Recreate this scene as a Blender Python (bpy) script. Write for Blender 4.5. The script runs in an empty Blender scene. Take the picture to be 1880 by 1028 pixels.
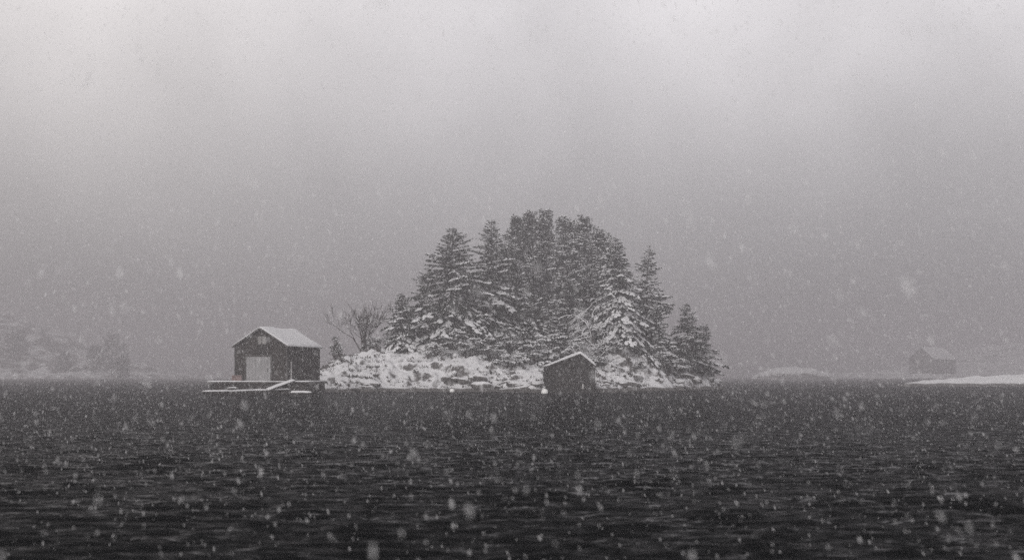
import bpy, math, random
import numpy as np
from mathutils import Vector, Matrix

# ------------------------------------------------------------------ camera
SC = bpy.context.scene
COL = SC.collection
F, HY, CH = 2500.0, 690.0, 2.0          # focal length in photo pixels, horizon row, eye height (m)
cam_data = bpy.data.cameras.new('camera')
cam = bpy.data.objects.new('camera', cam_data); COL.objects.link(cam)
cam.location = (0, 0, CH); cam.rotation_euler = (math.radians(90), 0, 0)
cam_data.sensor_width = 36; cam_data.sensor_fit = 'HORIZONTAL'
cam_data.lens = F / 1880 * 36; cam_data.shift_y = (HY - 514) / 1880
cam_data.clip_start = 0.05; cam_data.clip_end = 9000
cam_data.dof.use_dof = True; cam_data.dof.focus_distance = 175; cam_data.dof.aperture_fstop = 1.4
SC.camera = cam

# ------------------------------------------------------------------ sky, sun, exposure
W = bpy.data.worlds.new('World'); SC.world = W; W.use_nodes = True
nt = W.node_tree; nt.nodes.clear()
def N(tree, typ, **kw):
    n = tree.nodes.new(typ)
    for k, v in kw.items(): setattr(n, k, v)
    return n
out = N(nt, 'ShaderNodeOutputWorld'); bg = N(nt, 'ShaderNodeBackground'); bg.inputs['Strength'].default_value = 0.1
SUN_EL, SUN_AZ = math.radians(13), math.radians(200)
sky = N(nt, 'ShaderNodeTexSky', sky_type='NISHITA', sun_disc=False, sun_elevation=SUN_EL, sun_rotation=SUN_AZ)
hsv = N(nt, 'ShaderNodeHueSaturation'); hsv.inputs['Saturation'].default_value = 0.08; hsv.inputs['Value'].default_value = 0.04
nt.links.new(sky.outputs[0], hsv.inputs['Color'])
tc = N(nt, 'ShaderNodeTexCoord'); sep = N(nt, 'ShaderNodeSeparateXYZ'); nt.links.new(tc.outputs['Generated'], sep.inputs[0])
# overcast layer: dim at the horizon, brightening steadily towards the zenith
ramp = N(nt, 'ShaderNodeValToRGB'); nt.links.new(sep.outputs['Z'], ramp.inputs[0])
SKY = [(0.0, 0.17), (0.035, 0.20), (0.094, 0.38), (0.153, 0.55), (0.26, 0.88), (0.45, 0.80), (1.0, 0.60)]
el = ramp.color_ramp.elements
while len(el) < len(SKY): el.new(0.5)
for e, (p, v) in zip(el, SKY): e.position = p; e.color = (v * 1.0, v * 0.97, v * 0.995, 1)
cl = N(nt, 'ShaderNodeTexNoise'); cl.inputs['Scale'].default_value = 6.0; cl.inputs['Detail'].default_value = 5
nt.links.new(tc.outputs['Generated'], cl.inputs['Vector'])
mr = N(nt, 'ShaderNodeMapRange'); mr.inputs['To Min'].default_value = 2.97; mr.inputs['To Max'].default_value = 4.0
mr.inputs['From Min'].default_value = 0.3; mr.inputs['From Max'].default_value = 0.7
nt.links.new(cl.outputs[0], mr.inputs['Value'])
mul = N(nt, 'ShaderNodeVectorMath', operation='SCALE'); nt.links.new(ramp.outputs[0], mul.inputs[0]); nt.links.new(mr.outputs[0], mul.inputs['Scale'])
add = N(nt, 'ShaderNodeVectorMath', operation='ADD'); 
wm = N(nt, 'ShaderNodeMapRange', interpolation_type='SMOOTHSTEP'); wm.inputs['From Min'].default_value = 0.02; wm.inputs['From Max'].default_value = -0.32; nt.links.new(sep.outputs['X'], wm.inputs['Value'])
tint = N(nt, 'ShaderNodeMix', data_type='RGBA', blend_type='MULTIPLY'); nt.links.new(wm.outputs[0], tint.inputs[0]); nt.links.new(mul.outputs[0], tint.inputs[6]); tint.inputs[7].default_value = (1.0, 0.99, 0.96, 1)
nt.links.new(tint.outputs[2], add.inputs[0]); nt.links.new(hsv.outputs[0], add.inputs[1])
nt.links.new(add.outputs[0], bg.inputs['Color']); nt.links.new(bg.outputs[0], out.inputs['Surface'])

sun_d = bpy.data.lights.new('sun', 'SUN'); sun_d.energy = 1.5; sun_d.angle = math.radians(60); sun_d.color = (1, 0.97, 0.94)
sun = bpy.data.objects.new('sun', sun_d); COL.objects.link(sun)
sd = Vector((math.sin(SUN_AZ) * math.cos(SUN_EL), math.cos(SUN_AZ) * math.cos(SUN_EL), math.sin(SUN_EL)))
sun.rotation_euler = sd.to_track_quat('Z', 'Y').to_euler()

vs = SC.view_settings
vs.view_transform = 'Standard'; vs.look = 'None'; vs.exposure = 1.5; vs.gamma = 1.0; vs.use_curve_mapping = False
cy = SC.cycles
cy.use_denoising = False
cy.max_bounces = 6; cy.diffuse_bounces = 2; cy.glossy_bounces = 2; cy.volume_bounces = 2
cy.transmission_bounces = 2; cy.transparent_max_bounces = 8
cy.caustics_reflective = False; cy.caustics_refractive = False

# ------------------------------------------------------------------ helpers
def at(px, py, Y):                       # a photo pixel at depth Y -> world point
    return Vector(((px - 940) * Y / F, Y, CH + (HY - py) * Y / F))
def wx(px, Y): return (px - 940) * Y / F
def wz(py, Y): return CH + (HY - py) * Y / F

def mesh_np(name, V, Fa, mat=None, smooth=False):
    V = np.asarray(V, np.float32).reshape(-1, 3)
    me = bpy.data.meshes.new(name)
    if isinstance(Fa, np.ndarray):
        n, k = Fa.shape
        me.vertices.add(len(V)); me.vertices.foreach_set('co', V.ravel())
        me.loops.add(n * k); me.loops.foreach_set('vertex_index', Fa.astype(np.int32).ravel())
        me.polygons.add(n); me.polygons.foreach_set('loop_start', np.arange(0, n * k, k, dtype=np.int32))
        me.update(calc_edges=True)
    else:
        me.from_pydata([tuple(map(float, v)) for v in V], [], Fa)
        me.update()
    if smooth: me.polygons.foreach_set('use_smooth', np.ones(len(me.polygons), bool))
    if mat: me.materials.append(mat)
    return me
def link(name, me, parent=None, loc=None, rotz=None):
    o = bpy.data.objects.new(name, me); COL.objects.link(o)
    if parent is not None: o.parent = parent
    if loc is not None: o.location = loc
    if rotz is not None: o.rotation_euler = (0, 0, rotz)
    return o
def tag(o, label, cat, group=None, kind=None):
    if label: o['label'] = label
    if cat: o['category'] = cat
    if group: o['group'] = group
    if kind: o['kind'] = kind
    return o
def thing(name, label, cat, loc, rotz=0, group=None):
    o = bpy.data.objects.new(name, None); COL.objects.link(o); o.empty_display_size = 0.3
    o.location = loc; o.rotation_euler = (0, 0, rotz)
    return tag(o, label, cat, group)

class MB:                                # collects simple solids into one mesh
    def __init__(s): s.v = []; s.f = []
    def poly(s, vs, fs):
        b = len(s.v); s.v += [tuple(v) for v in vs]; s.f += [tuple(i + b for i in f) for f in fs]; return s
    def box(s, x0, x1, y0, y1, z0, z1):
        return s.poly([(x0,y0,z0),(x1,y0,z0),(x1,y1,z0),(x0,y1,z0),(x0,y0,z1),(x1,y0,z1),(x1,y1,z1),(x0,y1,z1)],
                      [(0,3,2,1),(4,5,6,7),(0,1,5,4),(1,2,6,5),(2,3,7,6),(3,0,4,7)])
    def prism(s, prof, y0, y1):          # profile in x,z extruded along y
        n = len(prof)
        return s.poly([(x, y0, z) for x, z in prof] + [(x, y1, z) for x, z in prof],
                      [tuple(range(n)), tuple(range(2*n-1, n-1, -1))] + [(i, i+n, (i+1) % n + n, (i+1) % n) for i in range(n)])
    def tube(s, p, q, r0, r1, n=7):
        p = Vector(p); q = Vector(q); d = (q - p).normalized()
        a = d.cross(Vector((0.3, 0.1, 1)) if abs(d.z) < 0.9 else Vector((1, 0, 0))).normalized(); b = d.cross(a)
        vs = [p + (a*math.cos(t) + b*math.sin(t)) * r0 for t in (2*math.pi*i/n for i in range(n))]
        vs += [q + (a*math.cos(t) + b*math.sin(t)) * r1 for t in (2*math.pi*i/n for i in range(n))]
        return s.poly(vs, [tuple(range(n-1, -1, -1)), tuple(range(n, 2*n))] + [(i, (i+1) % n, (i+1) % n + n, i+n) for i in range(n)])
    def build(s, name, mat, parent=None, smooth=False, **kw):
        return link(name, mesh_np(name, s.v, s.f, mat, smooth), parent, **kw)

# numpy value noise
def _h(ix, iy, seed):
    n = (ix.astype(np.int64) * 374761393 + iy.astype(np.int64) * 668265263 + seed * 1442695041) & 0x7fffffff
    n = ((n ^ (n >> 13)) * 1274126177) & 0x7fffffff
    return ((n ^ (n >> 16)) & 0xffff) / 65535.0
def vnoise(x, y, seed=0):
    x = np.asarray(x, float); y = np.asarray(y, float)
    ix = np.floor(x); iy = np.floor(y); fx = x - ix; fy = y - iy
    u = fx*fx*(3-2*fx); v = fy*fy*(3-2*fy)
    a = _h(ix, iy, seed); b = _h(ix+1, iy, seed); c = _h(ix, iy+1, seed); d = _h(ix+1, iy+1, seed)
    return (a*(1-u)+b*u)*(1-v) + (c*(1-u)+d*u)*v
def fbm(x, y, seed=0, octv=5, gain=0.5):
    s = 0; a = 1; t = 0
    for k in range(octv):
        s = s + a * vnoise(x * 2.03**k + 17.1*k, y * 2.03**k - 9.7*k, seed + k); t += a; a *= gain
    return s / t - 0.5
def ss(a, b, x):
    t = np.clip((x - a) / (b - a), 0, 1); return t*t*(3-2*t)

# ------------------------------------------------------------------ materials
def newmat(name):
    m = bpy.data.materials.new(name); m.use_nodes = True
    return m, m.node_tree, m.node_tree.nodes['Principled BSDF']
def simple(name, col, rough=0.8, var=0.25, scale=3.0, stretch=(1, 1, 1), bump=0.0, spec=0.3):
    m, t, p = newmat(name)
    co = N(t, 'ShaderNodeTexCoord'); mp = N(t, 'ShaderNodeMapping'); mp.inputs['Scale'].default_value = stretch
    nz = N(t, 'ShaderNodeTexNoise'); nz.inputs['Scale'].default_value = scale; nz.inputs['Detail'].default_value = 6
    t.links.new(co.outputs['Object'], mp.inputs[0]); t.links.new(mp.outputs[0], nz.inputs['Vector'])
    cr = N(t, 'ShaderNodeValToRGB'); t.links.new(nz.outputs[0], cr.inputs[0])
    cr.color_ramp.elements[0].position = 0.3; cr.color_ramp.elements[1].position = 0.7
    cr.color_ramp.elements[0].color = (*[c*(1-var) for c in col], 1); cr.color_ramp.elements[1].color = (*[c*(1+var) for c in col], 1)
    t.links.new(cr.outputs[0], p.inputs['Base Color'])
    p.inputs['Roughness'].default_value = rough; p.inputs['Specular IOR Level'].default_value = spec
    if bump:
        b = N(t, 'ShaderNodeBump'); b.inputs['Strength'].default_value = bump; b.inputs['Distance'].default_value = 0.05
        t.links.new(nz.outputs[0], b.inputs['Height']); t.links.new(b.outputs[0], p.inputs['Normal'])
    return m
M = {}
M['snow'] = simple('snow', (0.58, 0.58, 0.592), 0.7, 0.05, 2.5, bump=0.5)
M['needles'] = simple('needles', (0.018, 0.022, 0.018), 0.9, 0.4, 1.2, spec=0.1)
M['pine_needles'] = simple('pine_needles', (0.026, 0.029, 0.026), 0.9, 0.35, 1.0, spec=0.1)
M['bark'] = simple('bark', (0.035, 0.03, 0.027), 0.9, 0.4, 4, (1, 1, 0.2), 0.4, 0.1)
M['twig'] = simple('twig', (0.03, 0.025, 0.023), 0.9, 0.3, 3, spec=0.1)
M['heather'] = simple('heather', (0.085, 0.08, 0.077), 0.95, 0.5, 1.0, spec=0.05)
M['tar_wood'] = simple('tar_wood', (0.022, 0.02, 0.019), 0.75, 0.45, 1.6, (5, 5, 0.35), 0.3, 0.2)
M['dark_wood'] = simple('dark_wood', (0.03, 0.026, 0.024), 0.8, 0.4, 1.5, (4, 4, 0.4), 0.3, 0.15)
M['trim_wood'] = simple('trim_wood', (0.05, 0.047, 0.045), 0.8, 0.3, 2, (1, 1, 0.4), 0.2, 0.2)
M['pale_door'] = simple('pale_door', (0.225, 0.222, 0.226), 0.7, 0.12, 1.5, (4, 4, 0.4), 0.1)
M['pale_paint'] = simple('pale_paint', (0.40, 0.39, 0.385), 0.6, 0.12, 2)
M['glass'] = simple('window_glass', (0.16, 0.155, 0.15), 0.15, 0.1, 2, spec=0.5)
M['concrete'] = simple('concrete', (0.025, 0.024, 0.023), 0.9, 0.45, 1.2, (1, 1, 0.6), 0.5, 0.2)
M['deck_wood'] = simple('deck_wood', (0.04, 0.036, 0.034), 0.85, 0.4, 2, (1, 0.3, 1), 0.3, 0.15)
M['red_plastic'] = simple('red_plastic', (0.15, 0.105, 0.10), 0.6, 0.15, 3)
M['buoy_white'] = simple('buoy_white', (0.75, 0.75, 0.74), 0.45, 0.06, 3)
M['flake'] = simple('flake', (0.95, 0.95, 0.96), 0.9, 0.02, 2)
_t = M['flake'].node_tree; _p = _t.nodes['Principled BSDF']; _o = _t.nodes['Material Output']
_tl = N(_t, 'ShaderNodeBsdfTranslucent'); _tl.inputs[0].default_value = (0.97, 0.97, 0.98, 1); _tr = N(_t, 'ShaderNodeBsdfTransparent')
_m1 = N(_t, 'ShaderNodeMixShader'); _m1.inputs[0].default_value = 0.5; _t.links.new(_p.outputs[0], _m1.inputs[1]); _t.links.new(_tl.outputs[0], _m1.inputs[2])
_m2 = N(_t, 'ShaderNodeMixShader'); _m2.inputs[0].default_value = 0.78; _t.links.new(_m1.outputs[0], _m2.inputs[1]); _t.links.new(_tr.outputs[0], _m2.inputs[2])
_t.links.new(_m2.outputs[0], _o.inputs['Surface'])
M['far_wall'] = simple('far_wall', (0.08, 0.075, 0.072), 0.8, 0.3, 1)

def snow_rock(name, lo, hi, nscale=0.7, rock=(0.07, 0.066, 0.064), tide=0.34):
    """rock under snow: snow lies where the surface is flat enough, bare and wet near the waterline"""
    m, t, p = newmat(name)
    g = N(t, 'ShaderNodeNewGeometry'); s = N(t, 'ShaderNodeSeparateXYZ'); t.links.new(g.outputs['Normal'], s.inputs[0])
    nz = N(t, 'ShaderNodeTexNoise'); nz.inputs['Scale'].default_value = nscale; nz.inputs['Detail'].default_value = 7; nz.inputs['Roughness'].default_value = 0.65
    t.links.new(g.outputs['Position'], nz.inputs['Vector'])
    a = N(t, 'ShaderNodeMath', operation='MULTIPLY_ADD'); t.links.new(nz.outputs[0], a.inputs[0]); a.inputs[1].default_value = 0.55; t.links.new(s.outputs['Z'], a.inputs[2])
    r = N(t, 'ShaderNodeMapRange', interpolation_type='SMOOTHSTEP'); t.links.new(a.outputs[0], r.inputs['Value'])
    r.inputs['From Min'].default_value = lo; r.inputs['From Max'].default_value = hi
    ps = N(t, 'ShaderNodeSeparateXYZ'); t.links.new(g.outputs['Position'], ps.inputs[0])
    n2 = N(t, 'ShaderNodeTexNoise'); n2.inputs['Scale'].default_value = 0.5; n2.inputs['Detail'].default_value = 4; t.links.new(g.outputs['Position'], n2.inputs['Vector'])
    zz = N(t, 'ShaderNodeMath', operation='MULTIPLY_ADD'); t.links.new(n2.outputs[0], zz.inputs[0]); zz.inputs[1].default_value = -0.6; t.links.new(ps.outputs['Z'], zz.inputs[2])
    r2 = N(t, 'ShaderNodeMapRange'); t.links.new(zz.outputs[0], r2.inputs['Value']); r2.inputs['From Min'].default_value = tide - 0.3; r2.inputs['From Max'].default_value = tide - 0.1
    k = N(t, 'ShaderNodeMath', operation='MULTIPLY'); t.links.new(r.outputs[0], k.inputs[0]); t.links.new(r2.outputs[0], k.inputs[1])
    rc = N(t, 'ShaderNodeValToRGB'); t.links.new(nz.outputs[0], rc.inputs[0])
    rc.color_ramp.elements[0].color = (*[c*0.5 for c in rock], 1); rc.color_ramp.elements[1].color = (*[c*1.7 for c in rock], 1)
    mx = N(t, 'ShaderNodeMix', data_type='RGBA'); t.links.new(k.outputs[0], mx.inputs[0]); t.links.new(rc.outputs[0], mx.inputs[6]); mx.inputs[7].default_value = (0.58, 0.58, 0.592, 1)
    t.links.new(mx.outputs[2], p.inputs['Base Color']); p.inputs['Roughness'].default_value = 0.8; p.inputs['Specular IOR Level'].default_value = 0.2
    b = N(t, 'ShaderNodeBump'); b.inputs['Strength'].default_value = 0.6; b.inputs['Distance'].default_value = 0.25
    t.links.new(nz.outputs[0], b.inputs['Height']); t.links.new(b.outputs[0], p.inputs['Normal'])
    return m
M['island'] = snow_rock('snowy_rock', 0.86, 1.04, 1.7)
M['boulder'] = snow_rock('boulder_rock', 0.6, 0.85, 0.9)
M['shore'] = snow_rock('shore_rock', 0.80, 1.0, 0.8, tide=0.5)
M['far_land'] = snow_rock('far_snowy_land', 1.12, 1.3, 0.10)
M['skerry'] = snow_rock('skerry_rock', 0.98, 1.12, 0.45, tide=0.45)

# sea water: dark body, glossy sheen by Fresnel, facets tilted by wind ripples
m, t, p = newmat('sea_water'); M['sea'] = m; t.nodes.remove(p)
g = N(t, 'ShaderNodeNewGeometry'); nv = g.outputs['Normal']
gm = N(t, 'ShaderNodeMapping'); gm.inputs['Scale'].default_value = (0.35, 1.0, 1); t.links.new(g.outputs['Position'], gm.inputs[0])      # gusts roughen the water in patches
gn = N(t, 'ShaderNodeTexNoise'); gn.inputs['Scale'].default_value = 0.09; gn.inputs['Detail'].default_value = 6; gn.inputs['Roughness'].default_value = 0.65; t.links.new(gm.outputs[0], gn.inputs['Vector'])
gust = N(t, 'ShaderNodeMapRange'); gust.inputs['From Min'].default_value = 0.35; gust.inputs['From Max'].default_value = 0.65; gust.inputs['To Min'].default_value = 0.85; gust.inputs['To Max'].default_value = 1.22; t.links.new(gn.outputs[0], gust.inputs['Value'])
for scale, sx, sy, rot, det, kx, ky in ((4.8, 0.62, 1.5, 0.10, 4, 0.42, 1.3), (1.5, 0.5, 1.7, -0.06, 3, 0.28, 0.95)):
    mp = N(t, 'ShaderNodeMapping'); mp.inputs['Scale'].default_value = (sx, sy, 1); mp.inputs['Rotation'].default_value = (0, 0, rot)
    t.links.new(g.outputs['Position'], mp.inputs[0])
    n = N(t, 'ShaderNodeTexNoise'); n.inputs['Scale'].default_value = scale; n.inputs['Detail'].default_value = det; n.inputs['Roughness'].default_value = 0.62
    t.links.new(mp.outputs[0], n.inputs['Vector'])
    a = N(t, 'ShaderNodeVectorMath', operation='SUBTRACT'); t.links.new(n.outputs['Color'], a.inputs[0]); a.inputs[1].default_value = (0.5, 0.5, 0.5)
    b = N(t, 'ShaderNodeVectorMath', operation='MULTIPLY'); t.links.new(a.outputs[0], b.inputs[0]); b.inputs[1].default_value = (kx, ky, 0)
    q = N(t, 'ShaderNodeVectorMath', operation='SCALE'); t.links.new(b.outputs[0], q.inputs[0]); t.links.new(gust.outputs[0], q.inputs['Scale'])
    c = N(t, 'ShaderNodeVectorMath', operation='ADD'); t.links.new(nv, c.inputs[0]); t.links.new(q.outputs[0], c.inputs[1]); nv = c.outputs[0]
nn = N(t, 'ShaderNodeVectorMath', operation='NORMALIZE'); t.links.new(nv, nn.inputs[0])
df = N(t, 'ShaderNodeBsdfDiffuse'); df.inputs['Color'].default_value = (0.006, 0.0065, 0.007, 1)
gl_ = N(t, 'ShaderNodeBsdfGlossy'); gl_.inputs['Roughness'].default_value = 0.09; gl_.inputs['Color'].default_value = (0.27, 0.27, 0.273, 1)
fr = N(t, 'ShaderNodeFresnel'); fr.inputs['IOR'].default_value = 1.07; mx = N(t, 'ShaderNodeMixShader')
for q in (gl_, fr): t.links.new(nn.outputs[0], q.inputs['Normal'])
t.links.new(fr.outputs[0], mx.inputs[0]); t.links.new(df.outputs[0], mx.inputs[1]); t.links.new(gl_.outputs[0], mx.inputs[2])
t.links.new(mx.outputs[0], t.nodes['Material Output'].inputs['Surface'])

# ------------------------------------------------------------------ sea: swell in front, level sheet to the horizon
def make_sea():
    rng = np.random.default_rng(4)
    ys = [4.0]
    while ys[-1] < 80: ys.append(ys[-1] + 0.06 + 0.0045 * max(0, ys[-1] - 14))
    ys = np.array(ys); xs = np.linspace(-32, 32, 534)
    X, Y = np.meshgrid(xs, ys); Z = np.zeros_like(X); DX = np.zeros_like(X); DY = np.zeros_like(X)
    for k in range(46):
        lam = 0.26 * (3.6 ** rng.random()); th = math.radians(-90 + 6 + rng.normal(0, 15)); kk = 2*math.pi/lam
        amp = 0.0066 * lam**0.95 * (0.5 + rng.random()); ph = rng.random() * 6.28
        c, s_ = math.cos(th), math.sin(th)
        arg = kk*(X*c + Y*s_) + ph + 1.2*np.sin(0.11*X + 0.07*Y + k)
        mod = 0.35 + 1.3 * vnoise(X*0.10 + k*3, Y*0.13, 50+k)
        Z += amp*mod*np.cos(arg); DX -= 0.4*amp*mod*c*np.sin(arg); DY -= 0.4*amp*mod*s_*np.sin(arg)
    fade = ss(0, 5, 32-np.abs(X)) * ss(0, 55, 80-Y) * ss(0, 2, Y-4)
    V = np.stack([X + DX*fade, Y + DY*fade, Z*fade], -1).reshape(-1, 3)
    ny, nx = X.shape
    i = (np.arange(ny-1)[:, None]*nx + np.arange(nx-1)[None, :]).ravel()
    Fq = np.stack([i, i+1, i+1+nx, i+nx], 1)
    R = 2550; y1 = float(ys[-1]); b = len(V)
    ex = np.array([(-R,-R,0),(R,-R,0),(R,4,0),(-R,4,0), (-32,4,0),(32,4,0),(-R,y1,0),(-32,y1,0),(32,y1,0),(R,y1,0),(R,R,0),(-R,R,0)], float)
    V = np.vstack([V, ex])
    Fx = np.array([(0,1,2,3),(3,4,7,6),(5,2,9,8),(6,9,10,11)]) + b
    o = link('sea', mesh_np('sea', V, np.vstack([Fq, Fx]), M['sea'], True)); o['kind'] = 'structure'
    o['label'] = 'dark rippled fjord water in the foreground'
make_sea()

# ------------------------------------------------------------------ island ground
OUT = np.array([(-31,167),(-28,163),(-25,162),(-22.5,166),(-18,170),(-13,172),(-7,174),(-1,172),(2.6,161.5),(11.5,161),(14,172),(17,180),(22,186),(27,197),
                (31.5,207),(33.5,216),(32,228),(22,240),(4,248),(-14,242),(-24,228),(-29,208),(-31,186)], float)
def sdist(x, y, P=OUT):
    x = np.asarray(x, float); y = np.asarray(y, float)
    d = np.full(x.shape, 1e9); ins = np.zeros(x.shape, bool)
    for i in range(len(P)):
        ax, ay = P[i]; bx, by = P[(i+1) % len(P)]
        ux, uy = bx-ax, by-ay; tt = np.clip(((x-ax)*ux + (y-ay)*uy)/(ux*ux+uy*uy), 0, 1)
        d = np.minimum(d, np.hypot(x-ax-tt*ux, y-ay-tt*uy))
        with np.errstate(divide='ignore', invalid='ignore'):
            cr = ((ay > y) != (by > y)) & (x < (bx-ax)*(y-ay)/(by-ay) + ax)
        ins ^= cr
    return np.where(ins, d, -d)
MOUNDS = [(-22.0,181,2.5,6.5,9), (-14.2,186,3.0,8.5,10), (-6,187,1.8,7,9), (-6.0,178.5,1.5,4.2,4.2), (3,207,7.2,17,20), (15.5,191,2.9,6.5,8), (25,204,2.0,7,9), (30,212,1.6,5,9), (5,178,1.2,7,7), (7,168,0.5,6,6)]
def ground(x, y, fine=True):
    x = np.asarray(x, float); y = np.asarray(y, float)
    d = sdist(x, y) + 1.6*fbm(x*0.16, y*0.16, 5, 4)*2 + 0.8*fbm(x*0.7, y*0.7, 6, 3)
    h = 0.55 + 0*x
    for cx, cyy, hh, rx, ry in MOUNDS: h = h + hh*np.exp(-((x-cx)/rx)**2 - ((y-cyy)/ry)**2)
    base = h * (1 - np.exp(-np.maximum(d, 0)/2.6)) * 1.06
    if fine:
        led = fbm(x*0.32 + 0.3*fbm(x*0.2, y*0.2, 9)*6, y*0.5, 21, 5)      # ledges of rock
        q = led*5; led2 = (np.floor(q) + ss(0.25, 0.75, q-np.floor(q)))/5
        base = base + np.clip(d, 0, 2.5)/2.5*(0.45*led2 + 1.9*fbm(x*0.8, y*0.8, 31, 4) + 0.6*fbm(x*2.4, y*2.4, 33, 3))
    return np.where(d > 0, np.maximum(base, 0.02*d), d*0.5)
def gz(x, y): return float(ground(np.array([x]), np.array([y]))[0])

def grid_land(name, x0, x1, y0, y1, step, fn, mat, kind='structure', label=None, cut=-0.6):
    xs = np.arange(x0, x1+step, step); ys = np.arange(y0, y1+step, step)
    X, Y = np.meshgrid(xs, ys); Z = fn(X, Y); ny, nx = X.shape
    V = np.stack([X, Y, np.maximum(Z, cut-0.2)], -1).reshape(-1, 3)
    i = (np.arange(ny-1)[:, None]*nx + np.arange(nx-1)[None, :]).ravel()
    Fq = np.stack([i, i+1, i+1+nx, i+nx], 1)
    zf = Z.ravel()[Fq].max(1); Fq = Fq[zf > cut]
    used = np.unique(Fq); re = np.zeros(len(V), int); re[used] = np.arange(len(used))
    o = link(name, mesh_np(name, V[used], re[Fq], mat, True)); o['kind'] = kind
    if label: o['label'] = label
    return o
island = grid_land('island_ground', -36, 38, 156, 252, 0.33, ground, M['island'], label='snow covered rocky ground of the island')

# boulders along the shore, pieces of the island ground
def rock_mesh(seed, mat):
    rng = np.random.default_rng(seed)
    import bmesh
    bm = bmesh.new(); bmesh.ops.create_icosphere(bm, subdivisions=2, radius=1)
    nrm = rng.normal(size=(7, 3)); nrm /= np.linalg.norm(nrm, axis=1)[:, None]; dd = 0.55 + 0.35*rng.random(7)
    for v in bm.verts:
        c = np.array(v.co)
        for n_, d_ in zip(nrm, dd):
            e = c @ n_ - d_
            if e > 0: c = c - n_*e*0.92
        c = c * (1 + 0.06*rng.normal()); v.co = c
    me = bpy.data.meshes.new('rock'); bm.to_mesh(me); bm.free(); me.materials.append(mat)
    me.polygons.foreach_set('use_smooth', np.ones(len(me.polygons), bool))
    return me
rocks = [rock_mesh(s, M['boulder']) for s in range(7)]; slabs = [rock_mesh(s+20, M['shore']) for s in range(7)]
rng = random.Random(11)
cnt = 0
while cnt < 120:
    x = rng.uniform(-30, 33); y = rng.uniform(158, 215)
    d = float(sdist(np.array([x]), np.array([y]))[0])
    near = True
    if near and not (-0.6 < d < 2.6): continue
    if not near and not (2.6 < d < 11 and y < 196): continue
    z = gz(x, y)
    if z < -0.35: continue
    o = link('rock', (slabs if near else rocks)[cnt % 7], island); s = rng.uniform(0.35, 1.05) * (1.0 if near else 0.75)
    o.location = (x, y, max(z, 0) + 0.12*s - 0.1); o.scale = (s*rng.uniform(1.0, 1.9), s*rng.uniform(0.8, 1.3), s*rng.uniform(0.45, 0.85))
    o.rotation_euler = (rng.uniform(-0.2, 0.2), rng.uniform(-0.2, 0.2), rng.uniform(0, 6.28)); cnt += 1

# ------------------------------------------------------------------ foliage builders
def unit(a): return a / np.maximum(np.linalg.norm(a, axis=-1, keepdims=True), 1e-9)
def kites(P, D, L, Wd, rng, flat=0.5):
    """needle sprays: bent kites from P along D"""
    n = len(P); D = unit(D)
    R = unit(rng.normal(size=(n, 3))*(1-flat) + np.array([0, 0, 1])*flat*1.2)
    S = unit(np.cross(D, R)); U = np.cross(S, D)
    mid = P + D*(L*0.45)[:, None] + U*(L*0.10)[:, None]
    V = np.stack([P, mid - S*(Wd*0.5)[:, None], P + D*L[:, None] - U*(L*0.06)[:, None], mid + S*(Wd*0.5)[:, None]], 1).reshape(-1, 3)
    i = np.arange(n)*4
    return V, np.concatenate([np.stack([i, i+1, i+3], 1), np.stack([i+1, i+2, i+3], 1)])
def pats(P, R, rng, D=None, elong=1.0, hgt=0.35):
    """small domes of snow lying on boughs"""
    n = len(P); k = 6; a = np.linspace(0, 2*np.pi, k, endpoint=False)
    if D is None: D = np.concatenate([rng.normal(size=(n, 2)), np.zeros((n, 1))], 1)
    slope = D[:, 2] / np.maximum(np.hypot(D[:, 0], D[:, 1]), 1e-6)
    Dh = unit(np.concatenate([D[:, :2], np.zeros((n, 1))], 1)); S = np.stack([-Dh[:, 1], Dh[:, 0], np.zeros(n)], 1)
    r = R[:, None]*(0.65 + 0.6*rng.random((n, k)))
    u = np.cos(a)[None]*r*elong; v = np.sin(a)[None]*r
    ring = P[:, None] + Dh[:, None]*u[..., None] + S[:, None]*v[..., None]
    ring[..., 2] += np.clip(slope, -1.2, 1.2)[:, None]*u - 0.25*np.abs(v) - 0.05*R[:, None]
    top = P + np.array([0, 0, 1.0])*(R*hgt)[:, None]
    V = np.concatenate([ring, top[:, None]], 1).reshape(-1, 3)
    b = (np.arange(n)*(k+1))[:, None]; j = np.arange(k)[None]
    Fa = np.stack([b + j, b + (j+1) % k, np.broadcast_to(b + k, (n, k))], -1).reshape(-1, 3)
    return V, Fa
def cat(parts):
    Vs, Fs, b = [], [], 0
    for V, Fa in parts:
        Vs.append(V); Fs.append(Fa + b); b += len(V)
    return np.vstack(Vs), np.vstack(Fs)
def tubes(segs, n=5):
    """segs: (p, q, r0, r1) rows -> one triangle mesh"""
    P = np.array([s[0] for s in segs], float); Q = np.array([s[1] for s in segs], float)
    r0 = np.array([s[2] for s in segs]); r1 = np.array([s[3] for s in segs])
    D = unit(Q-P); ref = np.where(np.abs(D[:, 2:3]) < 0.9, np.array([[0.2, 0.1, 1.0]]), np.array([[1.0, 0, 0]]))
    A = unit(np.cross(D, ref)); B = np.cross(D, A); a = np.linspace(0, 2*np.pi, n, endpoint=False)
    ring = A[:, None]*np.cos(a)[None, :, None] + B[:, None]*np.sin(a)[None, :, None]
    V = np.concatenate([P[:, None] + ring*r0[:, None, None], Q[:, None] + ring*r1[:, None, None]], 1).reshape(-1, 3)
    b = (np.arange(len(P))*2*n)[:, None]; j = np.arange(n)[None]; j2 = (j+1) % n
    Fa = np.concatenate([np.stack([b+j, b+j2, b+j2+n], -1).reshape(-1, 3), np.stack([b+j, b+j2+n, b+j+n], -1).reshape(-1, 3)])
    return V, Fa

def tree_root(name, label, catg, x, y, group, dz=-0.25):
    return thing(name, label, catg, (x, y, gz(x, y) + dz), 0, group)

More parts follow.
